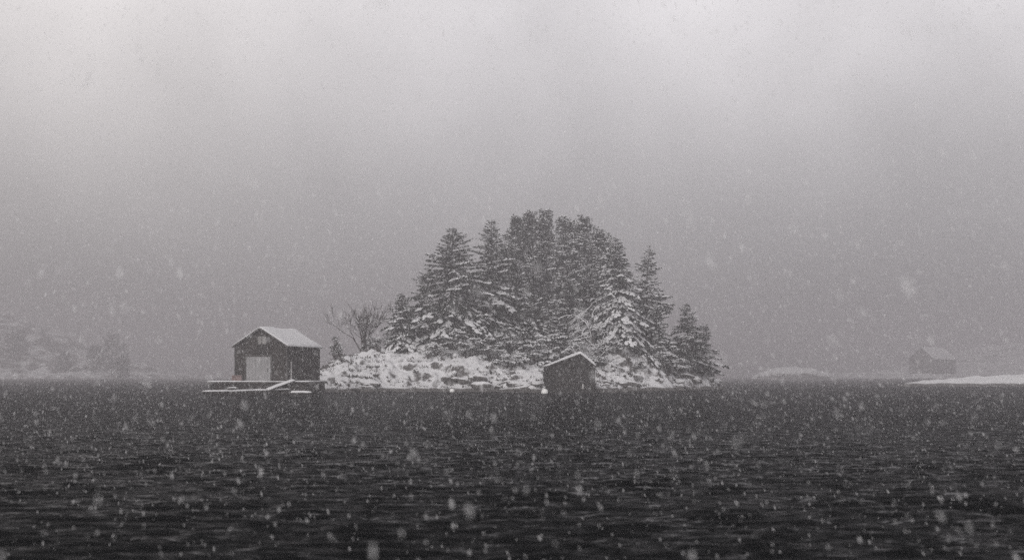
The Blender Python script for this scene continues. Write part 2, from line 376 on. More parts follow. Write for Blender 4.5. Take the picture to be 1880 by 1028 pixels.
def spruce(label, px, py, Y, hw, seed, snow=0.4, sparse=0.0, droop=0.3, low=0.06, group='spruces of the island wood', snow_low=0.0, dens=1.0, name='spruce_tree', xoff=0):
    """px, py: tip; hw: half width of the lowest boughs, in photo pixels at depth Y"""
    rng = np.random.default_rng(seed)
    x, y = wx(px, Y), Y
    root = tree_root(name, label, 'spruce', x, y, group)
    H = wz(py, Y) - root.location.z; R = 1.28*hw*Y/F
    bend = rng.normal(0, 0.012, 2)
    def axis(z): return np.array([bend[0]*z*z/H*4 + 0.08*np.sin(z*0.9+seed), bend[1]*z*z/H*4, z])
    segs = []; zz = np.linspace(0, H, 14); r = lambda z: max(0.02, 0.016*H*(1-z/H)**0.9 + 0.015)
    for a, b in zip(zz[:-1], zz[1:]): segs.append((axis(a), axis(b), r(a), r(b)))
    P, D, L, Wd = [], [], [], []; SP, SR, SD = [], [], []; limbs = []
    z = low*H; ph = rng.random()*6.28
    lobes = rng.random(9)
    while z < H*0.985:
        t = z/H
        nb = 4 + int(rng.integers(0, 4)) if t < 0.93 else 3
        for k in range(nb):
            if sparse and t > 0.45 and rng.random() < sparse: continue
            az = ph + 2*math.pi*k/nb + rng.normal(0, 0.3)
            lob = 0.78 + 0.45*lobes[int((az % 6.283)/6.283*9)]*vnoise(np.array([az*1.1]), np.array([z*0.55]), seed)[0]*1.6
            ln = R*((1-t)**0.88*0.95 + 0.035)*lob*(0.72 + 0.45*rng.random())
            if t < 0.2: ln *= 0.75 + 1.2*t
            up = -0.32 + 0.95*t**1.3 + rng.normal(0, 0.1)
            s = np.linspace(0, 1, 9)
            rad = np.array([math.cos(az), math.sin(az), 0]); az2 = rng.normal(0, 0.25); sid = np.array([-math.sin(az), math.cos(az), 0])
            spine = axis(z)[None] + rad[None]*(s*ln)[:, None] + sid[None]*(s**2*ln*az2)[:, None]
            spine[:, 2] += s*ln*up - droop*1.5*ln*s**2*(1-0.5*t) + 0.14*ln*s**4
            limbs.append((spine[0], spine[4], 0.012+0.012*ln, 0.012+0.006*ln)); limbs.append((spine[4], spine[8], 0.012+0.006*ln, 0.006))
            m_ = int((5 + ln*17)*dens)
            u = rng.random(m_)**0.75; u = np.clip(u, 0.08, 1)
            idx = np.clip((u*8).astype(int), 0, 7); fr = u*8-idx
            pp = spine[idx]*(1-fr)[:, None] + spine[idx+1]*fr[:, None]
            tan = unit(spine[idx+1]-spine[idx])
            side = np.where(rng.random(m_) < 0.5, -1, 1)
            d = tan*0.75 + sid[None]*(side*(0.25+0.75*rng.random(m_)))[:, None] + np.array([0, 0, -1])*(0.15+0.55*rng.random(m_))[:, None]
            ll = (0.18 + 0.30*rng.random(m_) + 0.05*ln)*(1.1-0.25*u)*(0.65+0.35*(1-t))
            pp = pp + d*(ll*rng.random(m_)*0.7)[:, None]
            P.append(pp); D.append(d); L.append(ll*1.25); Wd.append(ll*(0.34+0.2*rng.random(m_)))
            # snow on this bough
            cov = vnoise(np.array([az*1.3 + seed]), np.array([z*0.42]), seed+7)[0]
            amt = snow + snow_low*(0.5-t)
            if cov < amt*1.15 and ln > 0.25 and rng.random() < 0.8:
                c = max(2, int(ln*6.5)); us = 0.30 + 0.70*rng.random(c); us = np.clip(us, 0, 0.995)
                ii = (us*8).astype(int); f2 = us*8-ii
                sp = spine[ii]*(1-f2)[:, None] + spine[ii+1]*f2[:, None]; sp[:, 2] += 0.06
                off = rng.normal(0, 0.26, c)*(0.4+ln*0.22); sp += sid[None]*off[:, None]; sp[:, 2] -= 0.35*np.abs(off) + 0.05*rng.random(c)
                SP.append(sp); SR.append((0.07 + 0.21*rng.random(c)**1.5)*(0.75+0.12*ln)); SD.append(unit(spine[ii+1]-spine[ii]))
            elif rng.random() < 0.8 and ln > 0.2:
                c = max(1, int(ln*3.0)); q = rng.integers(0, m_, c)
                SP.append(pp[q] + np.array([0, 0, 0.05])); SR.append(0.05 + 0.06*rng.random(c)); SD.append(unit(d[q]))
        ph += 1.1; z += (0.24 + 0.0115*H)*(0.75+0.5*rng.random())*(1.15-0.55*t)
    V, Fa = kites(np.vstack(P), np.vstack(D), np.concatenate(L), np.concatenate(Wd), rng)
    tv = tubes(segs, 7); link('trunk', mesh_np('trunk', *tv, M['bark'], True), root)
    lv = tubes(limbs, 3)
    crown = link('crown', mesh_np('crown', V, Fa, M['needles']), root)
    link('boughs', mesh_np('boughs', *lv, M['bark']), crown)['kind'] = 'stuff'
    if SP:
        sv = pats(np.vstack(SP), np.concatenate(SR), rng, np.vstack(SD), 1.15, 0.7)
        link('snow', mesh_np('snow', *sv, M['snow'], True), crown)['kind'] = 'stuff'
    return root

def clumps(centers, radii, rng, per=70, ll=(0.2, 0.42), flat=0.65, updir=0.25):
    P, D, L = [], [], []
    for c, r in zip(centers, radii):
        n = int(per*r*r/0.7) + 14
        g_ = unit(rng.normal(size=(n, 3))); q = g_*(rng.random(n)**0.45)[:, None]*np.array([r, r, r*flat])
        P.append(c + q); D.append(g_ + np.array([0, 0, updir]) + 0.4*rng.normal(size=(n, 3))); L.append(ll[0] + (ll[1]-ll[0])*rng.random(n))
    P = np.vstack(P); D = np.vstack(D); L = np.concatenate(L)
    return kites(P, D, L, L*0.42, rng, 0.2)
def clump_snow(centers, radii, rng, frac, flat=0.65, size=(0.06, 0.22)):
    SP, SR = [], []
    for c, r in zip(centers, radii):
        if vnoise(np.array([c[0]*0.5+frac*31]), np.array([c[2]*0.55]), 3)[0]*0.85+0.15*rng.random() > frac: 
            n = int(9*r)
        else: n = int(8 + 28*r*r)
        if not n: continue
        a = rng.random(n)*6.283; u = np.sqrt(rng.random(n))*0.95
        SP.append(np.stack([c[0] + r*u*np.cos(a), c[1] + r*u*np.sin(a), c[2] + r*flat*np.sqrt(1-u*u*0.9)*1.02], 1)); SR.append((size[0] + (size[1]-size[0])*rng.random(n))*(0.6+0.4*min(r, 1.2)))
    return pats(np.vstack(SP), np.concatenate(SR), rng, None, 1.2, 0.95) if SP else None

def pine(label, px, py, Y, hw, base_py, seed, snow=0.5, group='hazy pines at the top of the wood', nlim=46, name='pine_tree', lean=0.0, catg='pine'):
    rng = np.random.default_rng(seed); x, y = wx(px, Y), Y
    root = tree_root(name, label, catg, x - lean, y, group)
    H = wz(py, Y) - root.location.z; R = hw*Y/F; zb = max(0.18*H, wz(base_py, Y) - root.location.z)
    def axis(z): return np.array([lean*(z/H)**1.3 + 0.25*np.sin(z*0.35+seed), 0.25*np.sin(z*0.28+2*seed), z])
    segs = []; zz = np.linspace(0, H*0.96, 12); r = lambda z: 0.02*H*(1-0.9*z/H)*0.75
    for a, b in zip(zz[:-1], zz[1:]): segs.append((axis(a), axis(b), r(a), r(b)))
    C, RR = [], []
    for k in range(nlim):
        t = (k+0.5)/nlim; z = zb + (H-zb)*t
        prof = math.sqrt(max(0.02, 1-((t-0.20)/0.81)**2))*(1.08-0.42*t)*(0.8+0.4*vnoise(np.array([t*5.0]), np.array([seed*1.7]), 5)[0]) if t > 0.20 else 0.8+0.2*t/0.20
        az = k*2.399 + rng.normal(0, 0.4); ln = R*prof*(0.55+0.5*rng.random())
        tip = axis(z) + np.array([math.cos(az)*ln, math.sin(az)*ln, 0.22*ln + rng.normal(0, 0.2)]); tip[2] = min(tip[2], H-0.2)
        st = axis(max(zb*0.6, z-0.25*ln)); mid = st*0.5+tip*0.5 + rng.normal(0, 0.15, 3)
        segs.append((st, mid, 0.05+0.012*ln, 0.04)); segs.append((mid, tip, 0.04, 0.015))
        C.append(tip); RR.append(rng.uniform(0.4, 0.85)*(0.8+0.05*R)*(1.1-0.45*t))
        for j in range(2):
            w = 0.35+0.5*rng.random(); C.append(st*(1-w)+tip*w + rng.normal(0, 0.45, 3)); RR.append(rng.uniform(0.45, 0.85)*(0.75+0.05*R))
    for k in range(12):                    # leading shoots
        a = rng.random()*6.28; r_ = R*(0.15 + 0.75*rng.random()); hh = zb + (H-zb)*(0.30+0.70*math.sqrt(max(0.02, 1-(r_/R)**2))) - 0.7; b0 = axis(H*0.9)
        for q in range(4):
            C.append(np.array([b0[0]+math.cos(a)*r_*(1+0.1*q), b0[1]+math.sin(a)*r_, hh + q*0.42*(1 if k else 1.15)])); RR.append(0.42-0.08*q)
    C.append(axis(H*0.97)); RR.append(0.3)
    C = np.array(C); RR = np.array(RR)
    link('trunk', mesh_np('trunk', *tubes(segs[:11], 7), M['bark'], True), root)
    crown = link('crown', mesh_np('crown', *clumps(C, RR, rng, 85), M['pine_needles']), root)
    link('boughs', mesh_np('boughs', *tubes(segs[11:], 4), M['bark']), crown)['kind'] = 'stuff'
    sv = clump_snow(C, RR, rng, snow)
    if sv: link('snow', mesh_np('snow', *sv, M['snow'], True), crown)['kind'] = 'stuff'
    return root

def bare_tree(label, px, py, Y, seed, snow=0.3, spread=0.5, stems=4, name='bare_birch', group=None, lean=0.0, catg='birch', depth=5):
    rng = np.random.default_rng(seed); x, y = wx(px, Y), Y
    root = tree_root(name, label, catg, x, y, group)
    H = wz(py, Y) - root.location.z
    main, fine, sn = [], [], []
    def grow(p, d, ln, r, lev):
        n = 3; q = p
        for i in range(n):
            d2 = unit(d + rng.normal(0, 0.13, 3) + np.array([lean*0.15, 0, 0.12 if lean == 0 else -0.10*lev])); e = q + d2*ln/n; ra, rb = r*(1-0.3*i/n), r*(1-0.3*(i+1)/n)
            (main if lev == 0 else fine).append((q, e, ra, rb))
            if rng.random() < snow and abs(d2[2]) < 0.88: sn.append((q + np.array([0, 0, ra+0.02]), e + np.array([0, 0, rb+0.02]), 0.03+ra*0.8, 0.03+rb*0.8))
            q = e; d = d2
            if lev < depth and i > 0:
                for j in range(1 + (rng.random() < 0.6)):
                    b = unit(d2 + rng.normal(0, spread, 3) + np.array([0, 0, 0.12])); grow(q, b, ln*(0.55+0.25*rng.random()), max(0.02, r*0.52), lev+1+(rng.random() < 0.35))
    for k in range(stems):
        a = rng.random()*6.283; d = unit(np.array([math.cos(a)*0.2 + lean, math.sin(a)*0.2, 1.0])); grow(np.array([math.cos(a)*0.15, math.sin(a)*0.15, 0.0]), d, H*0.42*(0.75+0.35*rng.random()), 0.012*H+0.02, 0)
    link('trunk', mesh_np('trunk', *tubes(main, 6), M['bark'], True), root)
    crown = link('crown', mesh_np('crown', *tubes(fine, 3), M['twig']), root)
    if sn: link('snow', mesh_np('snow', *tubes(sn, 4), M['snow']), crown)['kind'] = 'stuff'
    return root

def shrub(label, px, py, Y, hw, seed, snow=0.6, group='snowy shrubs below the wood', hgt=None, name='evergreen_shrub', per=75):
    rng = np.random.default_rng(seed); x, y = wx(px, Y), Y
    root = tree_root(name, label, 'shrub', x, y, group, -0.1)
    H = max(0.8, wz(py, Y) - root.location.z) if hgt is None else hgt
    R = hw*Y/F; C, RR, segs = [], [], []
    for k in range(int(12 + 9*R)):
        a = rng.random()*6.283; u = math.sqrt(rng.random()); hh = H*(0.25 + 0.75*rng.random()*math.sqrt(max(0.05, 1-u*u*0.85)))
        c = np.array([math.cos(a)*u*R, math.sin(a)*u*R*0.8, hh-0.25]); C.append(c); RR.append(rng.uniform(0.28, 0.55)*(0.8+0.1*R))
        segs.append((np.array([math.cos(a)*0.15, math.sin(a)*0.15, -0.1]), c, 0.045, 0.012))
    C = np.array(C); RR = np.array(RR)
    link('stems', mesh_np('stems', *tubes(segs, 4), M['bark']), root)['kind'] = 'stuff'
    fo = link('foliage', mesh_np('foliage', *clumps(C, RR, rng, per, (0.14, 0.32)), M['needles']), root)
    sv = clump_snow(C, RR, rng, snow, size=(0.07, 0.22))
    if sv: link('snow', mesh_np('snow', *sv, M['snow'], True), fo)['kind'] = 'stuff'
    return root

# ------------------------------------------------------------------ the wood
spruce('broad dark spruce with snowy lower boughs, first tall pointed tree from the left', 827, 416, 189, 86, 1, snow=0.42, snow_low=0.35)
spruce('tall pointed spruce with snow near its tip, second tall tree from the left', 901, 403, 196, 80, 2, snow=0.55, snow_low=0.1)
spruce('short spruce with a thin spiky tip on the left shoulder of the wood', 770, 492, 193, 58, 3, snow=0.5, snow_low=0.2, sparse=0.3)
spruce('low drooping spruce at the left end of the wood beside the bare birch', 741, 538, 188, 44, 4, snow=0.6, droop=0.5)
spruce('broad spruce weighed down with heavy snow at the right shoulder of the wood', 1137, 434, 194, 72, 5, snow=0.85, snow_low=0.0, droop=0.45)
spruce('slim hazy spruce with a sparse bare tip, right of the snow-laden broad spruce', 1184, 446, 201, 50, 6, snow=0.7, sparse=0.35)
spruce('small spruce with a pointed tip standing apart at the right tip of the island', 1262, 556, 203, 44, 7, snow=0.5, low=0.2, sparse=0.3)
spruce('dark spruce filling the gap between the two tall pointed spruces', 868, 500, 199, 60, 8, snow=0.45)
spruce('dark hazy spruce under the rounded pines, right of the second tall spruce', 955, 500, 200, 60, 9, snow=0.45)
spruce('dark spruce in the middle of the wood straight above the dark boathouse', 1050, 505, 202, 62, 10, snow=0.45)
spruce('young snowy spruce in front of the wood, left above the dark boathouse', 1022, 562, 187, 34, 12, snow=0.8, low=0.03)
spruce('low spruce with snowy boughs at the right foot of the snow-laden broad spruce', 1196, 560, 196, 44, 13, snow=0.65)
spruce('dark spruce low between second tall spruce and the pines, hazy tip', 925, 455, 203, 60, 14, snow=0.4)
spruce('dark hazy spruce right of the middle of the wood under the pines', 1088, 490, 203, 60, 15, snow=0.5)
spruce('low dark spruce filling the foot of the wood under the pines', 985, 540, 197, 56, 16, snow=0.5)
spruce('low dark spruce at the foot of the wood behind the bent snowy birch', 1110, 540, 198, 50, 17, snow=0.6)
pine('leftmost of the hazy pine crowns at the top of the wood', 948, 403, 211, 40, 600, 21, snow=0.55, nlim=70)
pine('second hazy pine crown from the left at the top of the wood', 976, 395, 217, 38, 600, 22, snow=0.5, nlim=66)
pine('highest hazy pine crown at the very top of the wood', 1003, 390, 220, 38, 600, 23, snow=0.5, nlim=66)
pine('snow-flecked pine crown right of the highest one', 1040, 408, 211, 42, 600, 24, snow=0.65, nlim=70)
pine('second hazy pine crown from the snow-laden broad spruce', 1067, 403, 218, 36, 600, 26, snow=0.6, nlim=64)
pine('rightmost hazy pine crown, next to the snow-laden broad spruce', 1096, 426, 212, 40, 600, 27, snow=0.7, nlim=66)
spruce('ragged lopsided spruce at the right tip of the island beside the small pointed one', 1290, 594, 206, 36, 25, snow=0.5, group='spruces of the island wood', sparse=0.3, droop=0.25, low=0.2)

bare_tree('bare birch with fine upright twigs beside the low drooping spruce', 668, 560, 187, 31, snow=0.15, spread=0.32, stems=7)
bare_tree('bent birch with white snow-covered branches in front of the broad snow-laden spruce', 1092, 520, 189, 32, snow=0.85, spread=0.75, stems=3, lean=-0.25, name='snowy_birch')
bare_tree('thin bare sapling between bare birch and low drooping spruce', 722, 585, 189, 33, snow=0.4, spread=0.6, stems=3, depth=4)
bare_tree('snow-covered sapling thicket straight behind the ridge of the dark boathouse', 1085, 612, 184, 34, snow=0.9, spread=0.8, stems=4, name='snowy_sapling', depth=4)

shrub('dark juniper bush at the foot of the bare birch', 684, 612, 186, 20, 41, snow=0.25)
shrub('narrow dark juniper standing right behind the grey boathouse roof', 617, 620, 180, 11, 42, snow=0.15, hgt=3.6)
shrub('round snow-dotted bush at the foot of the broad dark spruce', 858, 598, 181, 34, 43, snow=0.85, hgt=4.8)
shrub('low snowy bush above the left slope of the dark boathouse roof', 975, 622, 182, 30, 44, snow=0.95)
shrub('snow-capped bush directly above the right roof slope of the dark boathouse', 1060, 622, 182, 26, 45, snow=0.9)
shrub('snowy bush between the dark boathouse and the low right-hand mound', 1115, 622, 188, 32, 46, snow=0.9)
shrub('dark bush with a thick white cap above the right-hand snow mound', 1222, 622, 192, 32, 47, snow=0.95)
shrub('dark round bush at the waterline on the right tip of the island', 1300, 668, 209, 13, 48, snow=0.3)
shrub('dark bush in the dip between the left snow mound and the round snow-dotted bush', 806, 640, 181, 24, 50, snow=0.9, hgt=2.0)
shrub('small bush beside the left wall of the dark boathouse', 1004, 655, 172, 15, 51, snow=0.7)
shrub('dark low shrub on the right-hand snow mound', 1176, 672, 186, 12, 52, snow=0.7, hgt=1.2)
shrub('snowy thicket right under the snow-laden broad spruce', 1150, 628, 192, 26, 53, snow=0.85)
shrub('snow-dusted bush in front of the low right-hand spruce', 1250, 655, 200, 18, 54, snow=0.7)
shrub('dark bush in the shade under the second tall spruce', 915, 590, 188, 42, 55, snow=0.45)

shrub('dark bush low on the slope right of the round snow-dotted bush', 897, 618, 182, 34, 56, snow=0.7, hgt=3.6)
shrub('low snowy bush close to the shore below the second tall spruce', 938, 640, 179, 32, 57, snow=0.85, hgt=2.4)
shrub('dark evergreen bush under the lowest boughs of the broad dark spruce', 826, 618, 185, 34, 58, snow=0.75, hgt=4.0)
shrub('tall dark bush under the pines behind the low snowy bush', 955, 585, 189, 44, 59, snow=0.5)
shrub('wide snowy bush behind the left roof slope of the dark boathouse', 1012, 606, 186, 40, 60, snow=0.85)
shrub('dark bush between the snowy thicket and the white-capped dark bush', 1188, 605, 195, 36, 61, snow=0.6)
shrub('snowy bush right behind the right wall of the dark boathouse', 1098, 650, 184, 18, 62, snow=0.9)
shrub('bush under the left boughs of the low drooping spruce', 728, 612, 187, 20, 63, snow=0.5)

# heather and grass tufts poking through the snow
def heather():
    rng = np.random.default_rng(77); P, D, L = [], [], []
    n = 42000; x = rng.uniform(-30, 33, n); y = rng.uniform(162, 225, n); d = sdist(x, y)
    m = (d > 0.8) & ((y < 200) | (rng.random(n) < 0.3)) & (rng.random(n) < 0.75*ss(-0.02, 0.20, fbm(x*0.4, y*0.4, 91, 4) + 0.6*fbm(x*1.6, y*1.6, 95, 2))); x, y = x[m], y[m]
    z = ground(x, y)
    for xx, yy, zz in zip(x, y, z):
        k = int(rng.integers(4, 9)); s = rng.uniform(0.10, 0.34) + 0.28*(rng.random() < 0.12)
        P.append(np.stack([xx + rng.normal(0, 0.16, k), yy + rng.normal(0, 0.16, k), np.full(k, zz-0.04)], 1)); D.append(rng.normal(size=(k, 3))*0.6 + np.array([0, 0, 1])); L.append(np.full(k, s)*rng.uniform(0.6, 1.2, k))
    L = np.concatenate(L)
    o = link('heather', mesh_np('heather', *kites(np.vstack(P), np.vstack(D), L, L*0.5, rng, 0.0), M['heather']))
    tag(o, 'dark heather tufts poking through the snow of the island', 'heather', kind='stuff')
heather()

# ------------------------------------------------------------------ grey boathouse on the quay
def snow_sheet(prof, y0, y1, thick, seed, nu=26, nv=30, side=1.0):
    """prof: roof line points (x,z) from eave over ridge to eave; a lumpy blanket of snow lying on it"""
    prof = np.array(prof, float); seg = np.r_[0, np.cumsum(np.hypot(*np.diff(prof, axis=0).T))]
    u = np.linspace(0, seg[-1], nu); px_ = np.interp(u, seg, prof[:, 0]); pz_ = np.interp(u, seg, prof[:, 1]); yv = np.linspace(y0, y1, nv)
    U, Yv = np.meshgrid(u, yv); X = np.interp(U, seg, prof[:, 0]); Z = np.interp(U, seg, prof[:, 1])
    e = np.minimum(np.minimum(U, seg[-1]-U), np.minimum(Yv-y0, y1-Yv))
    T = thick*np.sqrt(np.clip(e/0.12, 0.25, 1))*(0.85 + 0.6*fbm(U*0.7, Yv*0.7, seed, 3)*2) + 0.012
    T = T*np.where(X > prof[len(prof)//2, 0], side, 1.0) if side != 1.0 else T
    jig = 0.05*fbm(U*1.7, Yv*1.7, seed+3, 3)*2
    top = np.stack([X, Yv + jig*(e < 0.05), Z + T], -1).reshape(-1, 3); bot = np.stack([X, Yv, Z + 0.004], -1).reshape(-1, 3)
    n = nu*nv; i = (np.arange(nv-1)[:, None]*nu + np.arange(nu-1)[None]).ravel()
    Fa = [np.stack([i, i+1, i+1+nu, i+nu], 1)]
    loop = np.r_[np.arange(nu), nu*np.arange(1, nv)+nu-1, nu*(nv-1)+np.arange(nu-2, -1, -1), nu*np.arange(nv-2, 0, -1)]
    nx = np.roll(loop, -1); Fa.append(np.stack([loop, loop+n, nx+n, nx], 1))
    return np.vstack([top, bot]), np.vstack(Fa)

def gable_house(root, Wd, Ln, he, hr, mat, ov=0.35, snow=0.2, seed=0, ridge_x=0.0, eave_l=None, eave_r=None, batten=0.32, trim=None, side=1.0):
    """front gable at local y=0 facing -y; ridge along y"""
    hw = Wd/2; el_ = eave_l if eave_l is not None else he; er_ = eave_r if eave_r is not None else he; trim = trim or M['trim_wood']
    def roofz(x): return el_ + (hr-el_)*(x+hw)/(ridge_x+hw) if x < ridge_x else er_ + (hr-er_)*(hw-x)/(hw-ridge_x)
    for nm, y0, y1, s in (('front_wall', 0, 0.12, -1), ('rear_wall', Ln-0.12, Ln, 1)):
        b = MB().prism([(-hw, 0), (hw, 0), (hw, er_), (ridge_x, hr), (-hw, el_)], y0, y1)
        k = -hw + 0.06
        while k < hw-0.05:
            yy0, yy1 = (y0-0.025, y0) if s < 0 else (y1, y1+0.025)
            b.box(k, k+0.06, yy0, yy1, 0.02, roofz(k+0.03)-0.04); k += batten
        b.build(nm, mat, root)
    for sx, ee in ((-1, el_), (1, er_)):
        xa, xb = (-hw, -hw+0.12) if sx < 0 else (hw-0.12, hw)
        b = MB().box(xa, xb, 0.12, Ln-0.12, 0, ee); k = 0.2
        while k < Ln-0.2:
            b.box(*((xa-0.025, xa) if sx < 0 else (xb, xb+0.025)), k, k+0.06, 0.02, ee-0.05); k += batten
        b.build('side_wall', mat, root)
        for yy in (0, Ln): MB().box(sx*(hw+0.045)-0.06, sx*(hw+0.045)+0.06, yy-0.06, yy+0.06, 0, ee-0.05).build('corner_board', trim, root)
    sl = (hr-el_)/(ridge_x+hw); sr = (hr-er_)/(hw-ridge_x)
    xl, zl = -hw-ov, el_-sl*ov; xr, zr = hw+ov, er_-sr*ov; th = 0.12
    rf = MB().prism([(xl, zl+0.02), (ridge_x, hr+0.02), (xr, zr+0.02), (xr, zr+0.02+th), (ridge_x, hr+0.02+th), (xl, zl+0.02+th)], -ov, Ln+ov).build('roof', trim, root)
    for sgn, (xa, za) in ((-1, (xl, zl)), (1, (xr, zr))):
        MB().prism([(xa, za-0.06), (ridge_x, hr-0.06), (ridge_x, hr+0.16), (xa, za+0.16)], -ov-0.045, -ov-0.004).build('barge_board', trim, rf)
    V, Fa = snow_sheet([(xl-0.04, zl+0.02+th-0.04*sl), (ridge_x, hr+0.02+th), (xr+0.04, zr+0.02+th-0.04*sr)], -ov-0.06, Ln+ov+0.03, snow, seed, side=side)
    link('snow', mesh_np('snow', V, Fa, M['snow'], True), rf)
    return roofz

HYB = 152.0
qz = wz(699.5, HYB)
bh = thing('boathouse', 'large dark wooden boathouse with pale door and snowy roof on the quay', 'boathouse', (wx(479, HYB), HYB, qz), math.radians(-14))
gable_house(bh, 6.15, 9.5, 3.95, 5.85, M['dark_wood'], ov=0.3, snow=0.2, seed=3)
d = MB().box(-1.72, 1.17, -0.075, -0.03, 0.05, 2.72)
for k in range(8): d.box(-1.70+k*0.365, -1.70+k*0.365+0.33, -0.095, -0.075, 0.07, 2.70)
door = d.build('door', M['pale_door'], bh)
MB().box(-1.95, -1.73, -0.10, -0.03, 0, 2.95).box(1.18, 1.40, -0.10, -0.03, 0, 2.95).box(-1.73, 1.18, -0.10, -0.03, 2.74, 2.95).build('frame', M['trim_wood'], door)
MB().box(0.85, 0.90, -0.15, -0.097, 1.1, 1.45).build('handle', M['tar_wood'], door)
wn = MB().box(-0.36, 0.62, -0.05, -0.03, 4.15, 5.0).build('window', M['glass'], bh)
MB().box(-0.45, -0.37, -0.09, -0.028, 4.06, 5.09).box(0.63, 0.71, -0.09, -0.028, 4.06, 5.09).box(-0.37, 0.63, -0.09, -0.028, 5.01, 5.09).box(-0.37, 0.63, -0.09, -0.028, 4.06, 4.14).box(0.10, 0.15, -0.08, -0.052, 4.14, 5.01).build('frame', M['trim_wood'], wn)
hatch = MB().box(-0.45, 0.70, -0.09, -0.03, 3.02, 4.02).build('loft_hatch', M['tar_wood'], bh)
for hz_ in (3.2, 3.75): MB().box(-0.45, -0.15, -0.11, -0.092, hz_, hz_+0.06).build('hinge', M['trim_wood'], hatch)
MB().tube((3.20, 1.0, 0.0), (3.20, 1.0, 2.2), 0.085, 0.085, 8).build('pale_post', M['pale_paint'], bh)
sw = MB().box(3.10, 3.125, 8.0, 9.1, 3.0, 3.6).build('side_window', M['glass'], bh)
MB().box(3.10, 3.15, 7.9, 7.99, 2.92, 3.68).box(3.10, 3.15, 9.11, 9.2, 2.92, 3.68).box(3.10, 3.15, 7.99, 9.11, 2.92, 2.99).box(3.10, 3.15, 7.99, 9.11, 3.61, 3.68).build('frame', M['trim_wood'], sw)

# quay
qx0, qx1 = wx(381, 149), wx(580, 156)
quay = thing('quay', 'long dark quay with a thin snow cover under the large boathouse', 'quay', (0, 0, 0))
MB().box(qx0+0.25, qx1, 149.3, 163.5, -1.2, qz-0.30).build('quay_wall', M['concrete'], quay)
MB().box(qx0, qx1+0.3, 149.0, 163.6, qz-0.30, qz-0.06).build('deck_slab', M['deck_wood'], quay)
V, Fa = snow_sheet([(qx0-0.02, 0), (qx1+0.3, 0)], 148.95, 163.6, 0.10, 8, 60, 40); V[:, 2] += qz-0.06
link('snow', mesh_np('snow', V, Fa, M['snow'], True), quay)
for k in range(8):
    xx = qx0 + 0.35 + k*1.55; MB().tube((xx, 149.12, -1.2), (xx, 149.12, qz-0.32), 0.14, 0.13, 8).build('pile', M['tar_wood'], quay)
for k in range(5): MB().box(qx0+0.3, qx1-0.05, 149.22, 149.29, 0.05+k*0.21, 0.05+k*0.21+0.18).build('plank', M['deck_wood'], quay)

# low dock in front
dl, dr = at(384, 0, 143), at(533, 0, 149)
ang = math.atan2(dr.y-dl.y, dr.x-dl.x); dlen = math.hypot(dr.x-dl.x, dr.y-dl.y)
dock = thing('floating_dock', 'low snow-covered floating dock lying in front of the quay', 'dock', (dl.x, dl.y, 0), ang)
for k in range(int(dlen/0.36)): MB().box(k*0.36, k*0.36+0.33, -0.02, 1.6, 0.30, 0.36).build('plank', M['deck_wood'], dock)
for yb in (0.0, 1.45): MB().box(0.05, dlen-0.1, yb, yb+0.13, 0.02, 0.295).build('beam', M['tar_wood'], dock)
for k in range(5): MB().box(0.3+k*(dlen-1.5)/4, 1.2+k*(dlen-1.5)/4, 0.15, 1.42, -0.3, 0.28).build('float', M['tar_wood'], dock)
V, Fa = snow_sheet([(0.0, 0.36), (dlen*0.35, 0.38), (dlen-0.05, 0.52)], -0.05, 1.6, 0.15, 12, 50, 8)
link('snow', mesh_np('snow', V, Fa, M['snow'], True), dock)

# gangway from dock to quay
g0, g1 = at(493, 0, 147.6), at(538, 0, 149.2); g0.z = 0.50; g1.z = qz + 0.02
gw = thing('gangway', 'sloping snow-covered gangway leading from floating dock up to the quay', 'gangway', g0, math.atan2(g1.y-g0.y, g1.x-g0.x))
gl = math.hypot(g1.x-g0.x, g1.y-g0.y); gh = g1.z-g0.z
for k in range(9): MB().poly([(a, b, z_+gh*a/gl) for z_ in (0.0, 0.05) for a, b in ((k*gl/9, -0.5), ((k+0.9)*gl/9, -0.5), ((k+0.9)*gl/9, 0.6), (k*gl/9, 0.6))], [(0,3,2,1),(4,5,6,7),(0,1,5,4),(1,2,6,5),(2,3,7,6),(3,0,4,7)]).build('plank', M['deck_wood'], gw)
V, Fa = snow_sheet([(0, 0.055), (gl, 0.055+gh)], -0.55, 0.65, 0.20, 15, 14, 8); link('snow', mesh_np('snow', V, Fa, M['snow'], True), gw)

# small raft, crates, buoys
c = at(562, 0, 163.2)
c = at(562, 0, 152)
rf_ = thing('raft', 'small snow-covered raft floating between the quay and the rocks', 'raft', (c.x, c.y-3.5, 0), 0.08)
for k in range(6): MB().box(-1.05+k*0.35, -1.05+k*0.35+0.33, -0.55, 0.55, 0.10, 0.18).build('plank', M['deck_wood'], rf_)
MB().box(-1.0, 1.0, -0.5, 0.5, -0.2, 0.098).build('float', M['tar_wood'], rf_)
V, Fa = snow_sheet([(-1.1, 0.18), (1.1, 0.18)], -0.6, 0.6, 0.16, 19, 16, 8); link('snow', mesh_np('snow', V, Fa, M['snow'], True), rf_)

